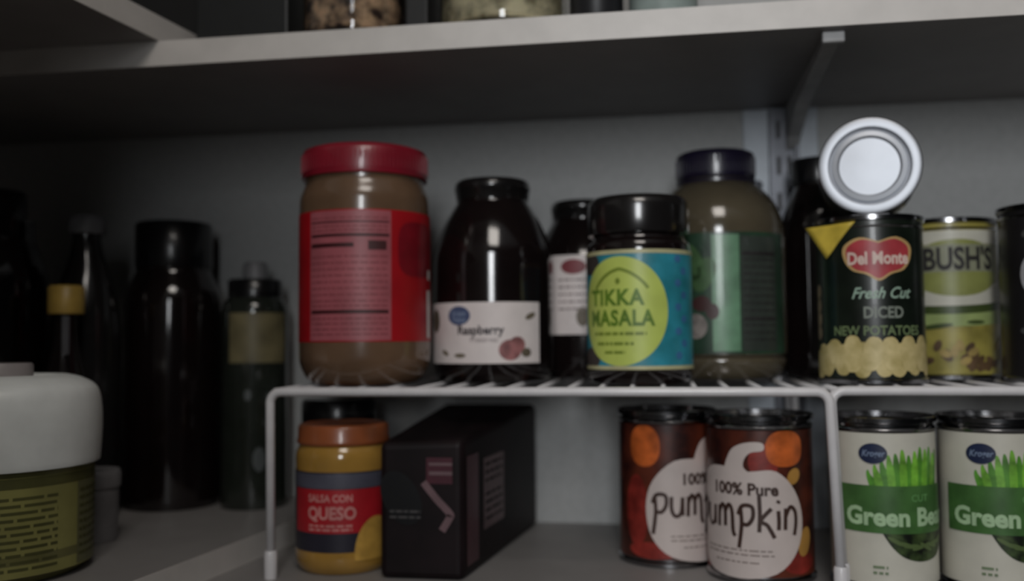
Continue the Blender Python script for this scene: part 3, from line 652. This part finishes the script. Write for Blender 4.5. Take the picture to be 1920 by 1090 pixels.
flat('pale_panel', rect2d((0.046, 0.098, 0.026, 0.078)), mat('mauve panel print', (0.12, 0.072, 0.078), 0.45, coat=0.1), bx, O2, sd, uy, 0.0003)
stuff(flat('fine_print', fine_print(0.051, 0.093, [0.032, 0.038, 0.044, 0.050, 0.060, 0.066, 0.072], 0.002, 52, 0.003, 0.006, 0.02), M_ct, bx, O2, sd, uy, 0.0005))

# ================================================================== left shelf
ZL = 0.019
# ---------- big jar with white domed lid
X, Y = -0.4270, -0.3000
t = thing('domed_lid_jar', 'large jar with white domed lid and yellow green label, bottom left', 'jar', (X, Y, ZL), face(X, Y))
r = 0.0580
lathe('jar_body', sm_prof([(0, 0.002), (0.045, 0.0), (0.053, 0.003), (r, 0.010), (r, 0.03), (r, 0.06), (0.0575, 0.068), (0.0555, 0.072)], 4), mat('olive plastic jar', (0.16, 0.155, 0.055), 0.35, coat=0.2), t)
M_wl = mat('white lid plastic', (0.86, 0.89, 0.87), 0.4, var=0.04)
lid = lathe('lid', [(0.056, 0.0690), (0.0615, 0.0690)] + sm_prof([(0.0618, 0.0700), (0.0628, 0.090), (0.0622, 0.106), (0.0590, 0.1175), (0.050, 0.1235), (0.041, 0.1260)], 5) + [(0.0385, 0.1255), (0.0375, 0.1235), (0.034, 0.1232), (0, 0.1232)], M_wl, t)
lathe('pour_spout', [(0.0205, 0.1232), (0.0205, 0.132), (0.0195, 0.1335), (0, 0.1335)], mat('pale spout plastic', (0.33, 0.30, 0.30), 0.45), lid)
lb = lathe('paper_label', [(r+0.0003, 0.006), (r+0.0003, 0.0655)], mat('yellow green label', (0.27, 0.26, 0.085), 0.42, var=0.15, scale=30), t)
M_ol = mat('olive print', (0.085, 0.085, 0.025), 0.5)
wrap('dark_band', rect2d((-0.09, 0.10, 0.0590, 0.0650)), r, M_ol, lb, 0.0005)
stuff(wrap('fine_print', fine_print(-0.060, 0.036, [0.010 + 0.0042*k for k in range(11)], 0.0017, 61, 0.002, 0.006, 0.022), r, M_ol, lb, 0.0005))
wrap('text_panel', rect2d((0.052, 0.088, 0.007, 0.0585)), r, mat('olive panel print', (0.15, 0.15, 0.07), 0.45), lb, 0.0005)
stuff(wrap('fine_print', fine_print(0.054, 0.086, [0.012 + 0.005*k for k in range(9)], 0.002, 62), r, M_ol, lb, 0.0007))

# ---------- grey tub behind it
X, Y = -0.4190, -0.2080
t = thing('grey_tub', 'small pale grey tub just behind the white domed lid jar', 'tub', (X, Y, ZL))
lathe('tub_body', sm_prof([(0, 0.001), (0.0155, 0.0), (0.0172, 0.002), (0.0182, 0.02), (0.0185, 0.04)], 3), mat('pale grey plastic', (0.22, 0.215, 0.22), 0.45), t)
lathe('lid', [(0.018, 0.040), (0.0196, 0.040), (0.0198, 0.042), (0.0198, 0.050), (0.0185, 0.0525), (0, 0.0525)], MATS['pale grey plastic'], t)

def bottle(name, label, x, y, body, capp, mb, mc, extra=None):
    t = thing(name, label, 'bottle', (x, y, ZL), face(x, y), 'dark bottles on the left shelf')
    b = lathe('bottle_body', sm_prof(body, 5), mb, t); c = lathe('cap', capp, mc, t)
    return t, b, c
def capprof(r, z0, z1, b=0.002): return [(r*0.9, z0), (r, z0), (r*1.01, z0+0.001), (r*1.01, z1-b), (r*1.01-b, z1-0.0003), (0, z1)]
# ---------- slender bottle with yellow cap
t, b, c = bottle('slender_bottle', 'slender dark bottle with a yellow cap on the left shelf', -0.4720, -0.1660,
    [(0, 0.001), (0.016, 0.0), (0.019, 0.003), (0.0195, 0.02), (0.0195, 0.085), (0.0185, 0.105), (0.0125, 0.130), (0.009, 0.150), (0.0085, 0.165), (0.0085, 0.174)],
    capprof(0.0135, 0.1700, 0.1930), M_darkglass, mat('yellow cap plastic', (0.50, 0.33, 0.075), 0.4))
wrap('neck_highlight', rect2d((-0.0028, 0.0028, 0.112, 0.168)), 0.0118, mat('painted neck highlight', (0.10, 0.10, 0.11), 0.35), b, -0.0008)  # pale strip paints the highlight on the dark neck
# ---------- bottle with grey cap
bottle('tapered_bottle', 'dark tapering bottle with a grey cap behind the yellow capped bottle', -0.4880, -0.1160,
    [(0, 0.001), (0.024, 0.0), (0.0285, 0.003), (0.029, 0.02), (0.029, 0.13), (0.028, 0.165), (0.022, 0.195), (0.0145, 0.220), (0.0115, 0.236), (0.0115, 0.244)],
    capprof(0.0150, 0.2400, 0.2570, 0.004), mat('smoky dark glass', (0.014, 0.013, 0.013), 0.16, coat=0.5), mat('grey cap plastic', (0.20, 0.20, 0.21), 0.45))
# ---------- big jug with black cap
t, b, c = bottle('black_jug', 'biggest black bottle with a wide flat cap on the left shelf', -0.4420, -0.0530,
    [(0, 0.001), (0.037, 0.0), (0.042, 0.004), (0.043, 0.02), (0.043, 0.12), (0.043, 0.170), (0.041, 0.190), (0.036, 0.203), (0.033, 0.211), (0.032, 0.222)],
    capprof(0.0335, 0.2140, 0.2560), M_darkglass, M_black)
# ---------- bottle with olive label
t, b, c = bottle('black_capped_bottle', 'black capped bottle with a dull olive upper half next to the riser', -0.3640, -0.0500,
    [(0, 0.001), (0.0255, 0.0), (0.029, 0.003), (0.0295, 0.02), (0.0295, 0.10), (0.0295, 0.160), (0.0288, 0.176), (0.0255, 0.184), (0.022, 0.1885), (0.022, 0.194)],
    capprof(0.0238, 0.1840, 0.2030), mat('smoky green glass', (0.020, 0.024, 0.019), 0.14, coat=0.6), M_black)
lathe('stopper', [(0.011, 0.2030), (0.011, 0.2150), (0.009, 0.2185), (0, 0.2190)], MATS['grey cap plastic'], c)
wrap('neck_label', rect2d((-0.024, 0.030, 0.128, 0.172)), 0.0295, mat('dull olive label', (0.17, 0.145, 0.075), 0.45, var=0.3, scale=40), b, 0.0004)
wrap_each('glint_patch', [ell(0.004, 0.044, 0.0055, 0.0105), ell(-0.006, 0.100, 0.003, 0.005), ell(0.012, 0.098, 0.002, 0.004)], 0.0295, mat('cloudy grey glint', (0.09, 0.10, 0.10), 0.4), b, 0.0004)  # grey ovals painted on as sparkle of the glass
# ---------- far left bottle
bottle('tall_black_bottle', 'tall black bottle cut off by the left edge of the picture', -0.5620, -0.1300,
    [(0, 0.001), (0.035, 0.0), (0.041, 0.004), (0.042, 0.02), (0.042, 0.13), (0.042, 0.180), (0.0395, 0.205), (0.033, 0.225), (0.029, 0.236), (0.0285, 0.252)],
    capprof(0.0215, 0.2480, 0.2780, 0.003), M_darkglass, M_black)

# ================================================================== on the upper shelf
ZU = 0.387
M_glass = mat('clear jar glass', (0.95, 0.96, 0.96), 0.03, trans=1.0, var=0.0)
def pantry_jar(label, x, y, r, h, cont, p=2.0):
    t = thing('storage_jar', label, 'jar', (x, y, ZU), face(x, y), 'filled glass jars on the upper shelf')
    lathe('glass_jar', sm_prof([(0, 0.001), (r*0.86, 0.0), (r*0.96, 0.002), (r, 0.010), (r, 0.03), (r, h*0.78), (r*0.95, h*0.86), (r*0.82, h*0.91), (r*0.82, h*0.95)], 4) + [(r*0.78, h*0.95), (r*0.78, h*0.91), (r*0.91, h*0.855), (r*0.955, h*0.78), (r*0.955, 0.012), (r*0.90, 0.005), (0, 0.0045)], M_glass, t)
    lathe('contents', sm_prof([(0, 0.0055), (r*0.88, 0.006), (r*0.935, 0.012), (r*0.94, 0.03), (r*0.94, h*0.7), (r*0.9, h*0.735), (0, h*0.74)], 4), cont, t)
    lathe('lid', capprof(r*0.86, h*0.925, h), M_tin, t)
    return t
pantry_jar('glass jar of brown chunky mix on the upper shelf', -0.2280, -0.1720, 0.0395, 0.15, mat('brown chunky mix', (0.07, 0.028, 0.014), 0.7, scale=70, var=0.5, col2=(0.85, 0.56, 0.34), bump=0.8, lo=0.42, hi=0.68))
pantry_jar('wide glass jar of beige dried pieces on the upper shelf', -0.1140, -0.1640, 0.0480, 0.15, mat('beige dried pieces', (0.30, 0.25, 0.13), 0.7, scale=60, var=0.4, col2=(0.85, 0.76, 0.50), bump=0.8, lo=0.34, hi=0.62))
def up_carton(label, x0, x1, y0, y1, h, m, trim):
    t = thing('storage_carton', label, 'carton', ((x0+x1)/2, (y0+y1)/2, ZU))
    hx, hy = (x1-x0)/2, (y1-y0)/2
    b = box('carton_body', -hx, hx, -hy, hy, 0, h, m, t, 0.002)
    bm = bmesh.new(); add_box(bm, -hx-0.001, hx+0.001, -hy-0.001, hy+0.001, h-0.03, h+0.002, 0.002); obj('lid', bm, trim, t)
    return t
M_bc = mat('black carton card', (0.006, 0.006, 0.0065), 0.5); M_bc2 = mat('dark grey card', (0.009, 0.010, 0.0105), 0.5)
up_carton('black carton left of the brown jar on the upper shelf', -0.347, -0.273, -0.196, -0.05, 0.14, M_bc2, M_bc)
up_carton('narrow black carton between the two filled jars', -0.1845, -0.1665, -0.190, -0.06, 0.15, M_bc, M_bc)
up_carton('black carton in the corner where the upper shelves meet', -0.470, -0.360, -0.150, -0.03, 0.16, M_bc, M_bc)
def up_can(label, x, y, r, m):
    t = thing('storage_tin', label, 'tin', (x, y, ZU), face(x, y), 'tins on the upper shelf')
    lathe('tin_body', [(0, 0.001), (r*0.95, 0.0), (r, 0.0015), (r, 0.11), (r*0.97, 0.113)], m, t); lathe('lid', capprof(r, 0.112, 0.122), m, t)
up_can('black tin right of the beige jar on the upper shelf', -0.0430, -0.178, 0.0195, mat('black tin paint', (0.015, 0.015, 0.017), 0.4))
up_can('pale teal tin on the upper shelf, right of the black tin', 0.0050, -0.178, 0.0245, mat('pale teal tin paint', (0.30, 0.36, 0.34), 0.4))
